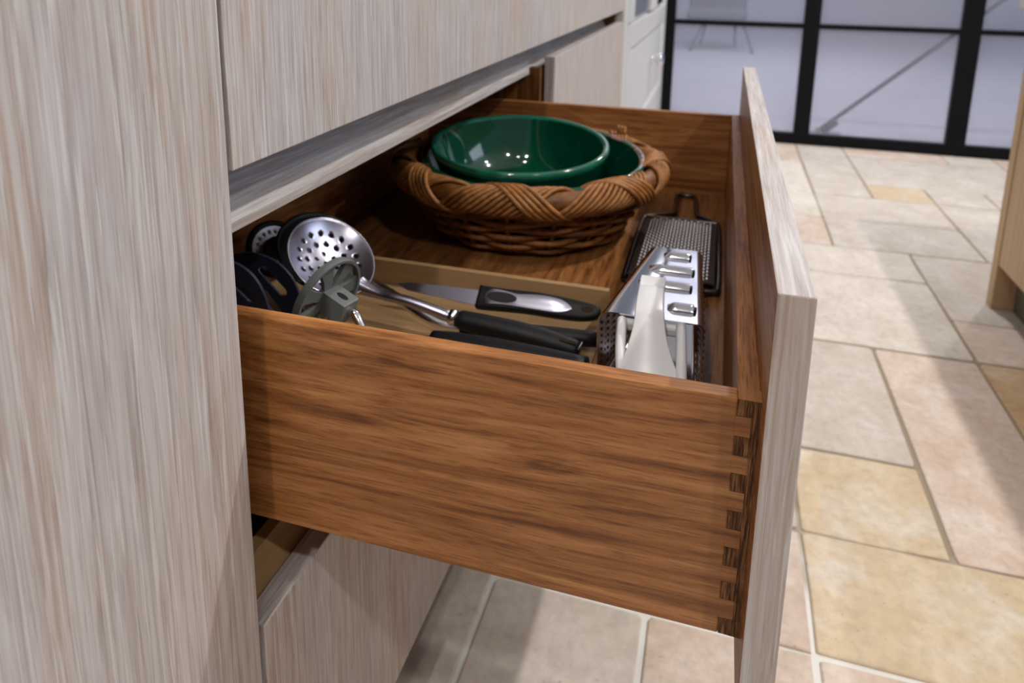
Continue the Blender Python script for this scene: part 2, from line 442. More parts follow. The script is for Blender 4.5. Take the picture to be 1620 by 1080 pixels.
# pale armchair far behind the glass
ch = thing('armchair', 'grey armchair with splayed legs dimly seen behind the left glass pane', 'chair', (-.1, 9.3, 0))
bm = bmesh.new(); box(bm, -.44, .26, 9.0, 9.6, .36, .50, .05, 3); fin('seat', bm, CHAIRM, ch, True)
bm = bmesh.new(); box(bm, -.44, .26, 9.55, 9.70, .42, .92, .05, 3); fin('backrest', bm, CHAIRM, ch, True)
for a, b in (((-.22, 9.05, .37), (-.37, 8.95, 0)), ((.21, 9.05, .37), (.345, 8.9, 0)), ((.13, 9.55, .37), (.155, 9.65, 0)), ((-.2, 9.55, .37), (-.28, 9.7, 0))):
    bm = bmesh.new(); tube(bm, [a, b], [.022, .014], 10); fin('leg', bm, CHAIRM, ch, True)

# ------------------------------------------------------------ cupboard on the near left
XF = -.3254                                                     # plane of the fronts
tc = thing('tall_cupboard', 'tall limed oak cupboard side nearest the camera, left of the open drawer', 'cupboard', (-.6, .1, 0))
boxobj('door', (XF-.022, XF, -.30, .4156, .06, 2.1), LIM_TALL, tc, .0012)
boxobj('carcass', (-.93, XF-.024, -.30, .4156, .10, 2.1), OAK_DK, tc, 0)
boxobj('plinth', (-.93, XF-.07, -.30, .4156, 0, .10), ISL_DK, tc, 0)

# ------------------------------------------------------------ oak drawer cabinet with the open drawer
cab = thing('drawer_cabinet', 'long limed oak drawer cabinet with its lower left drawer pulled out', 'cabinet', (-.6, 1.4, 0))
YA, YE, YN, YZ = .4200, 1.4403, 1.4433, 2.4660
CX0 = -.93
bm = bmesh.new()
box(bm, CX0, -.3504, .4170, .4190, .10, 1.02)
box(bm, CX0, -.3504, 1.4180, 1.4360, .10, .7650); box(bm, -.3725, -.3504, 1.4180, 1.4360, .7650, .7800); box(bm, CX0, -.3504, 2.449, 2.467, .10, .838)
box(bm, CX0, CX0+.012, .419, 2.467, .10, 1.02)
box(bm, CX0+.012, -.3504, .419, 2.449, .10, .118)
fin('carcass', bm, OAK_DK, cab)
bm = bmesh.new(); box(bm, CX0+.02, -.433, .42, 2.449, .780, .794); fin('shelf', bm, VOID, cab)  # board coloured as the deep shade behind the finger rail
boxobj('end_panel', (CX0, XF, 2.470, 2.500, 0, 1.02), LIM_Z, cab, .001)
boxobj('plinth', (-.45, -.40, .42, 2.468, 0, .10), ISL_DK, cab, 0)
boxobj('cabinet_top', (CX0, XF-.002, .417, 2.50, 1.02, 1.05), LIM_Y, cab, .001)
def front(name, y0, y1, z0, z1):
    o = boxobj(name, (XF-.022, XF, y0, y1, z0, z1), LIM_Z, cab, .0012); o.data.materials.append(LIM_Y)
    for p in o.data.polygons: p.material_index = 1 if abs(p.normal.z) > .7 else 0
    return o
front('upper_drawer_front', YA, YZ, .8384, 1.016)
def rail(y0, y1, z, name, dz=.046, mat=LIM_Y, xs=-.366, x0=-.3504):
    bm = bmesh.new()
    prof = [(x0-.0016, z), (x0, z+.001), (x0, z+.0095), (x0-.0011, z+.0108), (xs, z+dz), (xs-.012, z+dz), (xs-.012, z)]
    loft(bm, [[(p[0], y0, p[1]) for p in prof], [(p[0], y1, p[1]) for p in prof]])
    return fin(name, bm, mat, cab)
rail(.4200, 2.449, .7655, 'finger_rail', .076, LIM_Y, -.420, -.3730)
rail(.4200, 1.4180, .430, 'finger_rail', .040, OAK_TRAY); rail(1.4360, 2.449, .430, 'finger_rail', .040, OAK_TRAY)
front('drawer_front', .4221, YE, .126, .4510)
front('drawer_front', YN, YZ, .126, .4510)
front('drawer_front', YN, YZ, .494, .8006)
# the open drawer: front board is the part, its box pieces are sub-parts
FB, FT = .0412, .0632
drawer = boxobj('drawer', (FB, FT, YA, YE, .4880, .8006), [LIM_Z], cab, .0012)
drawer['label'] = 'limed oak drawer front standing proud of the cabinet'
me = drawer.data; me.materials.clear()
for m in (LIM_END, LIM_Y, OAK_Y): me.materials.append(m)
for p in me.polygons:
    p.material_index = 1 if p.normal.z > .7 else (2 if p.normal.x < -.7 else 0)
BY0, BY1 = .4472, 1.4131; TS = .0139; BX = FB-.0145; BK = -.60
ZB, ZT = .5304, .7124
pinz = []
for a, b in ((.7124, .7000), (.6857, .6712), (.6580, .6440), (.6295, .6150), (.6010, .5860), (.5735, .5590), (.5440, .5304)): pinz.append((b, a))
for side, (ya, yb) in enumerate(((BY0, BY0+TS), (BY1-TS, BY1))):
    bm = bmesh.new()
    box(bm, BK, BX, ya, yb, ZB, ZT, .0012)
    if side == 0:
        for (a, b), (c, d) in zip(pinz, pinz[1:]): box(bm, BX-.001, FB-.0055, ya, yb, d, a)
    o = fin('side_panel', bm, OAK_X, drawer)
boxobj('box_front', (BX, FB, BY0+TS, BY1, ZB, ZT), OAK_Y, drawer, .0012)
boxobj('back_panel', (BK, BK+TS, BY0+TS, BY1-TS, ZB, ZT), OAK_Y, drawer, .0012)
boxobj('drawer_floor', (BK+TS, BX, BY0+TS, BY1-TS, .545, .5550), OAK_FLOOR, drawer, 0)
for k, (a, b) in enumerate(pinz):
    bm = bmesh.new()
    x1 = FB
    t = .0006
    v = box(bm, BX, x1, BY0, BY0+TS, a, b)
    for f in bm.faces:
        f.normal_update(); f.material_index = 1 if f.normal.z > .7 and k == 0 else 0
    for vv in bm.verts:
        if vv.co.x < BX+.001: vv.co.z += t if vv.co.z < (a+b)/2 else (-t if k else 0)
    fin('dovetail_pin', bm, [ENDG, OAK_Y], drawer)
bm = bmesh.new()
for (a, b), (c, d) in zip(pinz, pinz[1:]): box(bm, FB-.0055, FB, BY0, BY0+TS, d, a)
fin('dovetail_web', bm, ENDG, drawer)
boxobj('drawer_runner', (-.60, -.36, BY1+.0006, 1.4174, .54, .556), DKSTEEL, cab, 0)

# ------------------------------------------------------------ white cabinet further along
wc = thing('white_cabinet', 'white painted cabinet with silver knob beside the black glazed screen', 'cabinet', (-.6, 3.4, 0))
WX = -.3254
boxobj('body', (CX0, WX-.024, 2.502, 4.32, 0, 1.05), WHITEC, wc, 0)
def raised(name, y0, y1, z0, z1, parent):
    bm = bmesh.new(); fr = .085
    R = []
    for (iy, iz, x) in ((0, 0, WX-.024), (0, 0, WX-.001), (.0015, .0015, WX), (fr, fr, WX), (fr+.018, fr+.018, WX-.011), (fr+.03, fr+.03, WX-.008)):
        R.append([(x, y0+iy, z0+iz), (x, y1-iy, z0+iz), (x, y1-iy, z1-iz), (x, y0+iy, z1-iz)])
    loft(bm, R); return fin(name, bm, WHITEC, parent)
dr = raised('drawer_front', 2.62, 4.27, .245, .772, wc)
bm = bmesh.new(); M = basis((WX, 3.58, .542), (1, 0, 0), (0, 1, 0))
lathe(bm, [(0, 0), (.020, 0), (.020, .005), (.011, .010), (.011, .020), (.030, .028), (.036, .04), (.031, .051), (.018, .058), (0, .060)], 24, M)
fin('knob', bm, CHROME, dr, True)
raised('drawer_front', 2.62, 4.27, .05, .238, wc)
boxobj('stile', (WX-.024, WX, 2.502, 2.612, 0, 1.05), WHITEC, wc, .001)
boxobj('stile', (WX-.024, WX, 4.275, 4.32, 0, 1.05), WHITEC, wc, .001)
boxobj('glass_panel', (WX-.02, WX-.010, 2.80, 3.38, .79, 1.03), DARKGL, wc, .001)
boxobj('stile', (WX-.024, WX, 3.40, 3.72, .785, 1.05), WHITEC, wc, .001)
boxobj('glass_panel', (WX-.02, WX-.010, 3.74, 4.16, .79, 1.03), DARKGL, wc, .001)
boxobj('stile', (WX-.024, WX, 2.62, 2.79, .785, 1.05), WHITEC, wc, .001)

# ------------------------------------------------------------ kitchen island on the right
isl = thing('kitchen_island', 'pale oak kitchen island end at the right edge of the aisle', 'island', (1.2, 1.2, 0))
boxobj('end_panel', (.826, 1.70, 2.332, 2.372, 0, .885), ISL, isl, .001)
boxobj('plinth', (.885, 1.66, -.2, 2.332, 0, .141), ISL_DK, isl, 0)
boxobj('carcass', (.85, 1.70, -.2, 2.332, .141, .885), ISL, isl, 0)
for k in range(4):
    y0 = -.2+k*.632
    boxobj('door', (.828, .850, y0+.0015, y0+.6305, .141, .878), ISL, isl, .001)
boxobj('worktop', (.800, 1.73, -.23, 2.40, .885, .915), simple('pale_worktop', (214, 212, 208), .3, 0, .4, mottle=.03), isl, .002)

# ------------------------------------------------------------ utensil tray
tr = thing('utensil_tray', 'shallow pale wooden tray holding the utensils along the near side of the drawer', 'tray', (-.33, .65, .555))
TX0, TX1, TY0, TY1 = -.575, -.112, .464, .842
boxobj('tray_floor', (TX0, TX1, TY0, TY1, .5552, .5600), BEECH, tr, 0)
boxobj('tray_wall', (TX0, TX1, TY1-.009, TY1, .5600, .5930), BEECH, tr, .0008)
boxobj('tray_wall', (TX0, TX1, TY0, TY0+.009, .5600, .5930), BEECH, tr, .0008)
boxobj('tray_wall', (TX0, TX0+.009, TY0+.009, TY1-.009, .5600, .5930), BEECH, tr, .0008)

# ------------------------------------------------------------ wicker basket
BC = Vector((-.296, 1.138, .5556))
bk = thing('wicker_basket', 'round brown wicker basket with a thick braided rim holding the green bowls', 'basket', BC)
RIMZ, RIMR = .659, .207
def wall_r(z):
    t = (z-.562)/(RIMZ-.562)
    return .150+.052*min(1, t)**.75
bm = bmesh.new()
lathe(bm, [(0, .5556), (.142, .5556), (.149, .560), (.149, .565), (.140, .566), (0, .566)], 48, Matrix.Translation((BC.x, BC.y, 0)))
fin('basket_base', bm, WICKD, bk, True)
NS = 17
for k in range(NS):
    th = 2*pi*k/NS
    bm = bmesh.new()
    tube(bm, [(BC.x+cos(th)*wall_r(z), BC.y+sin(th)*wall_r(z), z) for z in [.562+(RIMZ-.562)*i/8 for i in range(9)]], .0042, 6)
    fin('stake', bm, WICKD, bk, True)
nrow = 8
for r_ in range(nrow):
    z = .5665+r_*.0098
    bm = bmesh.new(); pts = []
    n = NS*4
    for i in range(n):
        th = 2*pi*i/n
        off = .0066*cos(th*NS/2+pi*(r_ % 2))
        rr_ = wall_r(z)+off
        pts.append((BC.x+cos(th)*rr_, BC.y+sin(th)*rr_, z+.0016*sin(3*th+r_)))
    tube(bm, pts, .0044, 6, True); fin('weaver', bm, WICK if r_ % 3 else WICKD, bk, True)
# braided rim: bundles of rods plaited round a hidden core
bm = bmesh.new()
tube(bm, [(BC.x+cos(2*pi*i/72)*RIMR, BC.y+sin(2*pi*i/72)*RIMR, RIMZ) for i in range(72)], .0155, 10, True)
fin('rim_core', bm, WICKD, bk, True)
NP = 8
for fam, nrod, dth, lift, r0 in ((1, 12, .050, 1.0, 0.0), (-1, 5, .044, 1.17, .30)):
    for q in range(nrod):
        bm = bmesh.new(); pts = []; n = 320
        for i in range(n):
            th = 2*pi*i/n
            ph = fam*NP*(th-r0-(q-(nrod-1)/2)*dth)
            ph += .22*sin(ph)                                  # rods run flatter over the crown, steeper at the flanks
            lf = lift+.03*cos(2*ph+q)
            rad = RIMR+.0205*cos(ph)*lf; zz = RIMZ+.0195*sin(ph)*lf
            pts.append((BC.x+cos(th)*rad, BC.y+sin(th)*rad, zz))
        tube(bm, pts, .0033 if fam > 0 else .0036, 6, True)
        fin('rim_rod', bm, WICK, bk, True)
for k, (dx, dy) in enumerate(((-.004, .004), (.002, .0), (.008, -.003))):
    th = radians(52); bm = bmesh.new()
    p = Vector((BC.x+cos(th)*RIMR+dx, BC.y+sin(th)*RIMR+dy, RIMZ+.014))
    tube(bm, [p, p+Vector((.002, -.004, .026))], .0032, 6); fin('rod_end', bm, WICK, bk, True)

# ------------------------------------------------------------ green bowls
def bowl(name, label, c, r, h, th, tilt, mats, foot):
    v = Vector((c[0], c[1], 0)).normalized(); u = Vector((v.y, -v.x, 0))
    M = Matrix.Translation(c) @ Matrix.Rotation(tilt, 4, u)
    o = thing(name, label, 'bowl', M @ Vector((0, 0, -h)))
    prof = [(0, -h+.012), (foot*.9, -h+.012)]
    for k in range(1, 11):
        t = k/10; prof.append((foot*.9+(r-th-foot*.9)*t**.62, -h+.012+(h-.012)*(t**1.5)))
    lip = [(r-th*.6, .0035), (r-th*.15, .0042), (r+.002, .002), (r+.0025, -.004), (r+.0005, -.009)]
    out = []
    for k in range(9, -1, -1):
        t = k/10; out.append((foot+(r-foot)*t**.62, -h+.002+(h-.010)*(t**1.5)))
    bm = bmesh.new(); lathe(bm, prof+lip[:1]+lip[:0], 96, M)
    inner = prof
    bm.free(); bm = bmesh.new()
    lathe(bm, prof, 96, M); lathe(bm, [lip[-1]]+out+[(foot-.004, -h), (0, -h+.003)], 96, M)
    fin('body', bm, mats[0], o, True)
    bm = bmesh.new(); lathe(bm, [prof[-1]]+lip, 96, M); fin('rim', bm, mats[1], o, True)
    return o
RIMCLEAN = simple('glaze_rim_worn', (22, 92, 72), .12, 0, .6, coat=.5, mottle=.25, mscale=40)
bowl('bowl', 'large dark green glazed bowl with chipped rim resting in the wicker basket', Vector((-.289, 1.136, .6765)), .183, .110, .0085, .050, (GLAZE, CHIP), .105)
bowl('bowl', 'smaller green glazed bowl with smooth rim nested inside the chipped bowl', Vector((-.3085, 1.1225, .6960)), .1445, .098, .008, .0956, (GLAZE, RIMCLEAN), .085)

# ------------------------------------------------------------ flat grater on the drawer floor
fg = thing('flat_grater', 'flat wire-framed steel grater lying on the drawer floor by the front', 'grater', (-.045, 1.1, .555))
zf = .5625
pts = spline([(-.108, .945, zf), (-.109, 1.06, zf), (-.108, 1.185, zf), (-.102, 1.212, zf), (-.066, 1.236, zf), (-.058, 1.255, zf), (-.061, 1.335, zf), (-.054, 1.352, zf), (-.036, 1.354, zf), (-.027, 1.338, zf),
              (-.021, 1.255, zf), (-.012, 1.236, zf), (.010, 1.214, zf), (.0165, 1.188, zf), (.018, 1.06, zf), (.018, .955, zf), (.010, .938, zf), (-.045, .935, zf), (-.100, .936, zf)], 5)
bm = bmesh.new(); tube(bm, pts[:-1], .0042, 8, True); fin('wire_frame', bm, DKSTEEL, fg, True)
bm = bmesh.new(); secs = []
for y in [.942, .96, 1.0, 1.1, 1.17, 1.186]:
    z = zf+.006+(.003 if y in (.942, 1.186) else 0)
    secs.append([(x, y, z+.004*(1-((x+.045)/.058)**2)) for x in (-.103, -.08, -.045, -.01, .013)]+[(x, y, z-.0012+.004*(1-((x+.045)/.058)**2)) for x in (.013, -.01, -.045, -.08, -.103)])
loft(bm, secs); fin('grating_sheet', bm, GRSTEEL, fg, 30)
boxobj('sheet_edge', (-.103, .013, 1.182, 1.189, zf+.005, zf+.0115), CHROME, fg, .001)
bm = bmesh.new()
for j in range(38):
    for i in range(10):
        x = -.092+i*.0100+(.0050 if j % 2 else 0); y = .955+j*.0060
        if x > .004: continue
        z = zf+.0062+.004*(1-((x+.045)/.058)**2)
        M = Matrix.Translation((x, y, z))
        lathe(bm, [(.0023, 0), (.0017, .0022), (0, .0024)], 6, M)
o = fin('grating_teeth', bm, BRIGHT, fg, True); o['kind'] = 'stuff'

# ------------------------------------------------------------ box grater with white handle
bg = thing('box_grater', 'shiny steel box grater lying down with a white plastic handle', 'grater', (-.04, .75, .555))
NY, FY = .660, .872
def rr_sec(x0, x1, z0, z1, y, r=.007, cl=.012):
    P = []
    for (cx, cz, a0, rad) in ((x1-r, z1-r, 0, r), (x0+cl, z1-cl, 90, cl), (x0+r, z0+r, 180, r), (x1-r, z0+r, 270, r)):
        for k in range(5):
            a = radians(a0+k*22.5); P.append((cx+rad*cos(a), y, cz+rad*sin(a)))
    return P
near = rr_sec(-.0985, .0035, .5605, .6530, NY); far = rr_sec(-.0705, -.0045, .5640, .6430, FY)
lerp = lambda A, B, t: [tuple(a[k]+(b[k]-a[k])*t for k in range(3)) for a, b in zip(A, B)]
bm = bmesh.new()
cx, cz = -.045, .607
def shrink(s, d): return [(x+(cx-x)*d, y, z+(cz-z)*d) for x, y, z in s]
loft(bm, [shrink(near, .03), near]+[lerp(near, far, t/6) for t in range(1, 7)]+[shrink(far, .03), lerp(shrink(far, .03), shrink(near, .03), .5), shrink(near, .03)], caps=False)
fin('steel_body', bm, CHROME, bg, 40)
for t, w0, w1 in ((.14, .70, 1), (.40, .08, .86), (.63, .10, .88), (.86, .22, .80)):
    y = NY+(FY-NY)*t; xl = -.0985+(.028)*t+.012; xr = .0035-.008*t; zt = .6530-.010*t
    if t < .2: xa, xb = -.034, -.008
    else: xa, xb = xl+(xr-xl)*w0, xl+(xr-xl)*w1-.004
    bm = bmesh.new(); S_ = []
    for k in range(13):
        s = k/12; x = xa+(xb-xa)*s; hh = .0052*sin(pi*min(1, s*3.2+.0)*.5)*(1 if s < .92 else .9)
        S_.append([(x, y-.0085*cos(pi*u/10), zt-.0004+hh*1.2*sin(pi*u/10)) for u in range(11)])
    loft(bm, S_, closed=False, caps=False)
    rg = fin('slicing_blade', bm, CHROME, bg, True)
    bm = bmesh.new(); box(bm, xb-.002, xb+.003, y-.005, y+.002, zt-.0002, zt+.0040, .001); fin('blade_hole_shade', bm, BLACK, rg)  # black block, the shade of the blade's end hole put into its colour
bm = bmesh.new()
for k in range(11):
    for j in range(6):
        z = .572+k*.0072+(.0036 if j % 2 else 0); y = NY+.02+j*.024
        f = (y-NY)/(FY-NY)
        for sx, nx in ((-.0985+.028*f, -1), (.0035-.008*f, 1)):
            if z > .640: continue
            M = basis((sx+nx*.0002, y, z), (nx, 0, 0), (0, 1, 0)); lathe(bm, [(.0024, 0), (.0013, .0018), (0, .0006)], 6, M)
            M = basis((sx-nx*.0030, y, z), (-nx, 0, 0), (0, 1, 0)); lathe(bm, [(.0020, 0), (.0012, .0012), (0, .0008)], 6, M)
o = fin('grating_teeth', bm, CHROME, bg, True); o['kind'] = 'stuff'
# dark backing: the closed lower end inside the open top
# handle
path = [(.692, .6700, -.0500, .0122, .019), (.690, .6722, -.0499, .0126, .019), (.668, .6730, -.0488, .0130, .018), (.645, .6725, -.0474, .0134, .016), (.634, .6705, -.0465, .0137, .015), (.627, .6655, -.0458, .0142, .013),
        (.616, .6560, -.0446, .0165, .011), (.604, .6455, -.0430, .0208, .010), (.594, .6365, -.0413, .0255, .009), (.585, .6270, -.0395, .0298, .009), (.579, .6150, -.0382, .0325, .009), (.576, .598, -.0376, .0330, .009), (.575, .578, -.0372, .033, .009)]
bm = bmesh.new(); secs = []
def cat5(P, n):
    Q = [P[0]]+list(P)+[P[-1]]; out = []
    for i in range(1, len(Q)-2):
        for k in range(n):
            t = k/n; out.append(tuple(.5*(2*b+(c-a)*t+(2*a-5*b+4*c-d)*t*t+(3*b-a-3*c+d)*t**3) for a, b, c, d in zip(*Q[i-1:i+3])))
    return out+[P[-1]]
path = cat5(path, 4)
for i, (y, z, x, hw, th) in enumerate(path):
    a = path[max(0, i-1)]; b = path[min(len(path)-1, i+1)]
    t = Vector((0, b[0]-a[0], b[1]-a[1])).normalized(); nrm = Vector((0, t.z, -t.y))
    if nrm.z < 0 and i < 9: nrm = -nrm
    c = Vector((x, y, z))
    if nrm.dot(Vector((0, -1, .6))) < 0: nrm = -nrm
    e = .0022; s = []
    for (dx, dn_) in ((-hw, -th), (hw, -th), (hw, -e), (hw-e*.3, -e*.3), (hw-e, 0), (-hw+e, 0), (-hw+e*.3, -e*.3), (-hw, -e)):
        s.append(c+Vector((dx, 0, 0))+nrm*dn_)
    secs.append(s)
loft(bm, secs); hd = fin('handle', bm, WHITEP, bg, 40)
for sgn, top, mid, bot in ((-1, (-.0735, .652, .6500), (-.0690, .612, .640), (-.0628, .5805, .6215)), (1, (-.0180, .652, .6520), (-.0148, .612, .643), (-.0122, .5805, .6265))):
    bm = bmesh.new()
    pp = spline([top, mid, bot, (bot[0], .5775, .600), (bot[0], .5775, .578)], 5)
    tube(bm, pp, .0050, 10, flat=1.1); fin('handle_loop', bm, WHITEP, hd, True)
bm = bmesh.new(); box(bm, -.078, -.0135, .650, .6595, .6405, .6505, .0025); fin('handle_bar', bm, WHITEP, hd)
bm = bmesh.new(); box(bm, -.070, -.005, .5735, .581, .5605, .6170, .003); fin('handle_base', bm, WHITEP, hd)

# ------------------------------------------------------------ perforated spoons, built as a cap with real holes
def cap_mesh(bm, M, R, depth, holes, hr, nr=36, na=132, mi=0):
    rs = (R*R+depth*depth)/(2*depth)
    V = {}
    def zz(r): return -(sqrt(max(0, rs*rs-r*r))-(rs-depth))
    grid = []
    for i in range(nr+1):
        row = []
        for k in range(1 if i == 0 else na):
            r = R*i/nr; a = 2*pi*k/na; row.append([r*cos(a), r*sin(a)])
        grid.append(row)
    cell = R/nr
    for row in grid:
        for p in row:
            for (hx, hy) in holes:
                d = math.hypot(p[0]-hx, p[1]-hy)
                if abs(d-hr) < cell*.75 and d > 1e-6:
                    p[0] = hx+(p[0]-hx)*hr/d; p[1] = hy+(p[1]-hy)*hr/d; break
    vs = [[bm.verts.new(M @ Vector((p[0], p[1], zz(math.hypot(*p))))) for p in row] for row in grid]
    loc = [[tuple(p) for p in row] for row in grid]
    def ok(pts):
        x = sum(p[0] for p in pts)/len(pts); y = sum(p[1] for p in pts)/len(pts)
        return all(math.hypot(x-h[0], y-h[1]) > hr*.97 for h in holes)
    for i in range(nr):
        for k in range(na):
            l = (k+1) % na
            if i == 0: vv = (vs[0][0], vs[1][k], vs[1][l]); pp = (loc[0][0], loc[1][k], loc[1][l])
            else: vv = (vs[i][k], vs[i+1][k], vs[i+1][l], vs[i][l]); pp = (loc[i][k], loc[i+1][k], loc[i+1][l], loc[i][l])
            if not holes or ok(pp):
                try: bm.faces.new(vv).material_index = mi
                except ValueError: pass
def solid(o, t):
    md = o.modifiers.new('thickness', 'SOLIDIFY'); md.thickness = t; md.offset = 0; return o

# skimmer
sk = thing('skimmer', 'round steel skimmer with drilled holes and a black handle, facing the camera', 'skimmer', (-.415, .70, .562))
nS = Vector((.6177, -.2059, .759)).normalized()
Mx = basis((-.4148, .700, .6520), nS, (.86, .1, -.42))
holes = [(0, 0)]
for rad, cnt, ph in ((.0125, 6, .3), (.0245, 12, .1), (.0365, 17, .2)):
    holes += [(rad*cos(2*pi*k/cnt+ph), rad*sin(2*pi*k/cnt+ph)) for k in range(cnt)]
bm = bmesh.new(); cap_mesh(bm, Mx, .0530, .0165, holes, .0026)
o = solid(fin('bowl', bm, STEEL, sk, True, recalc=False), .0011)
bm = bmesh.new(); tube(bm, [Mx @ Vector((.0530*cos(2*pi*k/64), .0530*sin(2*pi*k/64), 0)) for k in range(64)], .0011, 6, True); fin('bowl_rim', bm, STEEL, sk, True)
nd_ = (Vector((-.3654, .700, .6141))-Mx.translation); nd_ = (Mx.to_3x3().inverted() @ nd_); nd_.z = 0; nd_.normalize()
neck = spline([Mx @ (nd_*.046+Vector((0, 0, -.0040))), Mx @ (nd_*.0545), (-.352, .700, .6130), (-.318, .700, .6095), (-.267, .700, .5985)], 6)
bm = bmesh.new(); tube(bm, neck, [.0115-.0058*min(1, i/12) if i < 12 else .0057+.0004*(i-12)/12 for i in range(len(neck))], 10); fin('stem', bm, STEEL, sk, True)
bm = bmesh.new(); tube(bm, [(-.270, .700, .5990), (-.262, .700, .5980)], [.0085, .0092], 16); fin('collar', bm, CHROME, sk, True)
hp = spline([(-.263, .700, .5980), (-.225, .7, .5945), (-.18, .7, .5905), (-.14, .7, .585), (-.122, .699, .5825)], 6)
bm = bmesh.new(); tube(bm, hp, [.0100+.0030*sin(pi*i/(len(hp)-1))-(.003 if i in (0, len(hp)-1) else 0) for i in range(len(hp))], 14); hh = fin('handle', bm, BLACK, sk, True)
bm = bmesh.new(); M = basis((-.134, .6935, .5955), (.1, -.55, .83), (1, 0, -.12))
box(bm, -.0085, .0085, -.0018, .0018, -.001, .0006, .0006); bmesh.ops.transform(bm, matrix=M, verts=bm.verts[:]); fin('hanging_slot', bm, VOID, hh)  # thin dark block, the slot's inner shade given as its colour
bm = bmesh.new(); tube(bm, [Vector((-.124, .699, .584))+Vector((.004*cos(a), -.0075*sin(a), .0085*cos(a*.8))) for a in [k*.35-.9 for k in range(7)]], .0011, 6); fin('end_ring', bm, CHROME, hh, True)

# black ladle nested behind the skimmer
la = thing('ladle', 'black nylon ladle tucked behind the steel skimmer', 'ladle', (-.44, .74, .562))
Ml = basis((-.4440, .7280, .6440), Vector((.58, -.26, .77)), (.86, .1, -.42))
bm = bmesh.new(); cap_mesh(bm, Ml, .0555, .030, [], 0, 14, 48); solid(fin('bowl', bm, BLACK, la, True, recalc=False), .003)
bm = bmesh.new(); tube(bm, spline([Ml @ Vector((.052, .0, -.002)), (-.36, .735, .598), (-.30, .722, .578), (-.262, .724, .573)], 6), [.006]*18+[.005], 10); fin('stem', bm, CHROME, la, True)
bm = bmesh.new(); hp = spline([(-.265, .724, .573), (-.21, .73, .574), (-.110, .742, .576)], 8); tube(bm, hp, [.0085+.003*sin(pi*i/(len(hp)-1)) for i in range(len(hp))], 12); fin('handle', bm, BLACK, la, True)

# perforated steel disc masher at the back left
ms = thing('disc_masher', 'perforated steel disc with black rim at the back left of the tray', 'masher', (-.52, .745, .562))
Mm = basis((-.5235, .7480, .6285), Vector((.735, -.382, .56)), (.9, .2, -.35))
hl = [(.0225*cos(2*pi*k/18), .0225*sin(2*pi*k/18)) for k in range(18)]
bm = bmesh.new(); cap_mesh(bm, Mm, .0300, .004, hl, .0017, 22, 126); solid(fin('disc', bm, BRIGHT, ms, True, recalc=False), .001)
bm = bmesh.new(); tube(bm, [Mm @ Vector((.0335*cos(2*pi*k/48), .0335*sin(2*pi*k/48), -.001)) for k in range(48)], .0042, 8, True); fin('rim', bm, BLACK, ms, True)
bm = bmesh.new(); lathe(bm, [(0, .012), (.011, .011), (.0145, .006), (.015, -.003)], 24, Mm); hb = fin('hub', bm, simple('dark_grey_hub', (58, 56, 54), .4, 0, .4, mottle=.05), ms, True)
bm = bmesh.new(); tube(bm, [Mm @ Vector((0, 0, -.003)), (-.548, .78, .590), (-.555, .80, .571)], .006, 10); fin('stem', bm, BLACK, ms, True)

# grey potato masher in front
gm = thing('potato_masher', 'grey plastic potato masher with a spoked round head', 'masher', (-.345, .565, .562))
Mg = basis((-.3430, .5660, .6740), Vector((.9267, -.2400, -.2900)), (0, 0, 1)) @ Matrix.Scale(.88, 4)
bm = bmesh.new(); lathe(bm, [(.0425, -.003), (.0455, -.003), (.0460, .0015), (.0455, .006), (.0425, .006), (.0420, .0015)], 64, Mg, closed_prof=True); fin('ring', bm, GREYP, gm, 40)
for k in range(7):
    a = 2*pi*k/7+.25; bm = bmesh.new()
    d = Vector((cos(a), sin(a), 0)); e = Vector((-sin(a), cos(a), 0)); w0, w1 = .0052, .0098
    loft(bm, [[Mg @ (d*r+e*s*w_+Vector((0, 0, z))) for s, z in ((-1, -.002), (1, -.002), (1, .0035), (-1, .0035))] for r, w_ in ((.006, w0), (.026, .006), (.0425, w1))])
    fin('spoke', bm, GREYP, gm)
bm = bmesh.new()
loft(bm, [[Mg @ Vector((sx*w_, sy*w_*.92, z)) for sx, sy in ((-1, -1), (1, -1), (1, 1), (-1, 1))] for z, w_ in ((-.002, .0120), (.006, .0120), (.010, .0125), (.0325, .0125), (.034, .0115))])
hb = fin('hub', bm, GREYP, gm)
rp = [(sx*.0028*1+.006*0, sy) for sx, sy in ((-1, -1), (1, -1), (1, 1), (-1, 1))]
Mh = basis(Mg @ Vector((.0126, 0, .021)), (Mg.to_3x3() @ Vector((1, 0, 0))), (Mg.to_3x3() @ Vector((0, 0, 1))))
bm = bmesh.new(); ol = [(.0068*cos(2*pi*k/20), .0030*sin(2*pi*k/20)) for k in range(20)]
plate(bm, ol, Mh @ Matrix.Translation((0, 0, -.0004)), .0007, .0002); fin('hub_slot', bm, DKPAINT, hb)
st = spline([Mg @ Vector((0, 0, .030)), Mg @ Vector((0, 0, .045)), (-.283, .544, .632), (-.262, .535, .602), (-.235, .530, .586), (-.205, .53, .580)], 6)
bm = bmesh.new(); tube(bm, st, .0042, 10); fin('stem', bm, CHROME, gm, True)
hp = spline([(-.215, .53, .581), (-.17, .53, .578), (-.122, .53, .576)], 8)
bm = bmesh.new(); tube(bm, hp, [.0095+.003*sin(pi*i/(len(hp)-1)) for i in range(len(hp))], 12); fin('handle', bm, BLACK, gm, True)

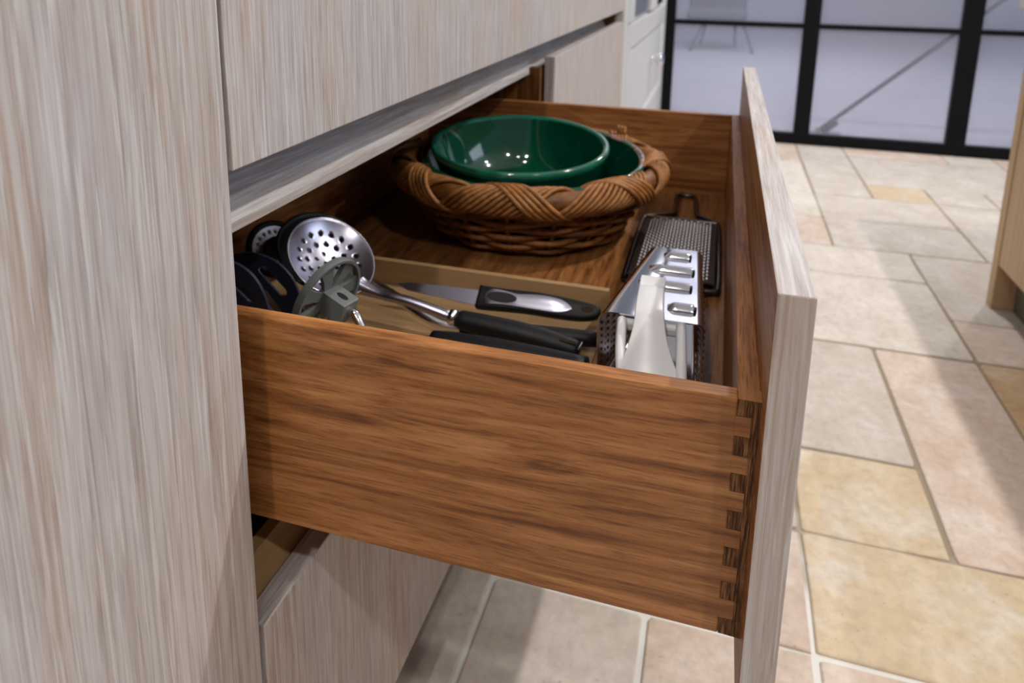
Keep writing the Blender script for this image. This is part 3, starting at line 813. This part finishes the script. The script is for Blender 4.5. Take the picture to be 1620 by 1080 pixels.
# another utensil lying below, only its rod and black handle showing
ut = thing('black_handled_utensil', 'black handled utensil with thin steel rod lying lowest on the tray', 'utensil', (-.25, .66, .562))
bm = bmesh.new(); tube(bm, spline([(-.44, .640, .5665), (-.36, .680, .5668), (-.285, .672, .583), (-.262, .657, .592)], 6), .0043, 10); fin('rod', bm, CHROME, ut, True)
bm = bmesh.new(); hp = spline([(-.272, .655, .593), (-.20, .648, .596), (-.104, .640, .600)], 8)
tube(bm, hp, [.0110+.0030*sin(pi*i/(len(hp)-1)) for i in range(len(hp))], 12); fin('handle', bm, BLACK, ut, True)
bm = bmesh.new(); plate(bm, [(-.03, -.022), (.03, -.018), (.03, .018), (-.03, .022)], basis((-.462, .64, .5605), (0, 0, 1)), .0035, .001); fin('blade', bm, STEEL, ut)

# slotted turners standing at the left end
def turner(label, pts, slots, y, tilt, loc):
    o = thing('slotted_turner', label, 'turner', loc, None)
    # blade: outer outline minus slots, as a quad mesh filled between outline and slots
    M = basis((0, y, 0), (-.10, -cos(tilt), sin(tilt)), (1, 0, 0))
    Mi = Matrix.Translation((0, 0, 0))
    bm = bmesh.new(); edges = []
    def loop(P):
        vs = [bm.verts.new((x, z, 0)) for x, z in P]
        for k in range(len(vs)): edges.append(bm.edges.new((vs[k], vs[(k+1) % len(vs)])))
    loop(pts)
    for s in slots: loop(s)
    bmesh.ops.triangle_fill(bm, edges=edges, use_beauty=True, use_dissolve=False)
    for v in bm.verts: v.co = Vector((v.co.x, y+.09*(v.co.x-loc[0])+tilt*(v.co.y-.60), v.co.y))
    b = fin('blade', bm, NAVY, o); md = b.modifiers.new('thickness', 'SOLIDIFY'); md.thickness = .0034; md.offset = 0
    bv = b.modifiers.new('round', 'BEVEL'); bv.width = .0011; bv.segments = 2; bv.limit_method = 'ANGLE'
    bm = bmesh.new(); tube(bm, spline([(loc[0]-.01, y+.001, .580), (loc[0]+.03, y-.006, .574), (loc[0]+.12, y-.010, .572), (loc[0]+.22, y-.012, .573)], 6), .006, 10); fin('handle', bm, BLACK, o, True)
    return o
def rrect_slot(cx, cz, L, W, ang):
    P = []
    for s, a0 in ((1, -90), (-1, 90)):
        for k in range(7):
            a = radians(a0+k*30); P.append((s*(L/2-W/2)+W/2*cos(a), W/2*sin(a)))
    c, s_ = cos(ang), sin(ang); return [(cx+x*c-z*s_, cz+x*s_+z*c) for x, z in P]
def outline(P, n=6):
    Q = spline([(p[0], p[1], 0) for p in P], n); return [(q.x, q.y) for q in Q]
# outline runs up the hidden left side, over the rounded top, down the right edge
OB = outline([(-0.4826, 0.6807), (-0.4569, 0.6871), (-0.4292, 0.6818), (-0.4094, 0.6669), (-0.3988, 0.6466), (-0.3923, 0.622), (-0.3918, 0.59), (-0.3972, 0.5625), (-0.405, 0.5625)])+[(-.46, .5615), (-.486, .585)]
turner('dark navy slotted turner, the one nearer the steel skimmer, standing in the tray', OB,
       [rrect_slot(-.4293, .6593, .040, .009, radians(-42)), rrect_slot(-.425, .629, .05, .009, radians(-50))], .600, .12, (-.427, .600, .562))
OA = outline([(-.465, .712), (-.440, .7165), (-.415, .7125), (-.3985, .7030), (-.3880, .6880), (-.3820, .6680), (-.380, .640), (-.381, .61), (-.39, .58), (-.40, .567)])+[(-.44, .565), (-.465, .60)]
turner('dark navy slotted turner at the left end, partly hidden by the tall cupboard', OA,
       [rrect_slot(-.412, .690, .040, .008, radians(-40)), rrect_slot(-.405, .664, .05, .0085, radians(-48))], .526, .05, (-.41, .526, .562))

# palette knife with silver inlay
pk = thing('palette_knife', 'black handled kitchen knife with a silver inlay lying along the tray wall', 'knife', (-.24, .79, .562))
Mk = basis((-.19, .778, .5890), (0, -.72, .70), (1, 0, .010))
ho = outline([(-.0735, -.0125), (-.07, -.0150), (-.045, -.0140), (-.01, -.0125), (.03, -.0130), (.058, -.0118), (.0740, -.0070), (.0770, 0), (.0740, .0070), (.058, .0100), (.03, .0125), (0, .0140), (-.04, .0130), (-.068, .0135), (-.0735, .0125)], 4)[:-1]
bm = bmesh.new(); plate(bm, ho, Mk @ Matrix.Translation((0, 0, -.007)), .014, .004); kh = fin('handle', bm, BLACK, pk, 50)
io = outline([(-.060, -.0095), (-.035, -.0080), (0, -.0085), (.028, -.0085), (.042, -.004), (.043, .001), (.030, .0080), (.008, .0100), (-.012, .0085), (-.024, .0075), (-.045, .0098), (-.058, .0085), (-.063, 0), (-.060, -.0095)], 4)[:-1]
bm = bmesh.new(); plate(bm, io, Mk @ Matrix.Translation((0, 0, .0055)), .0026, .0010); inl = fin('silver_inlay', bm, STEEL, kh, 40)
bm = bmesh.new(); plate(bm, [(-.041+.0185*cos(2*pi*k/24), .0006+.0063*sin(2*pi*k/24)) for k in range(24)], Mk @ Matrix.Translation((0, 0, .0074)), .0016, .0005); fin('thumb_grip', bm, BLACK, kh)
bm = bmesh.new(); plate(bm, [(.062+.0075*cos(2*pi*k/20), .0006+.0036*sin(2*pi*k/20)) for k in range(20)], Mk @ Matrix.Translation((0, 0, .0068)), .0006, .0002); fin('hanging_hole', bm, VOID, kh)  # dark disc coloured as the shade inside the hole
bo = [(-.181, .0015), (-.165, -.0045), (-.13, -.0075), (-.0735, -.0115), (-.0735, .0080), (-.12, .0075), (-.165, .0055)]
bm = bmesh.new(); plate(bm, bo, Mk @ Matrix.Translation((0, 0, -.001)), .0018, .0004); fin('blade', bm, STEEL, pk)
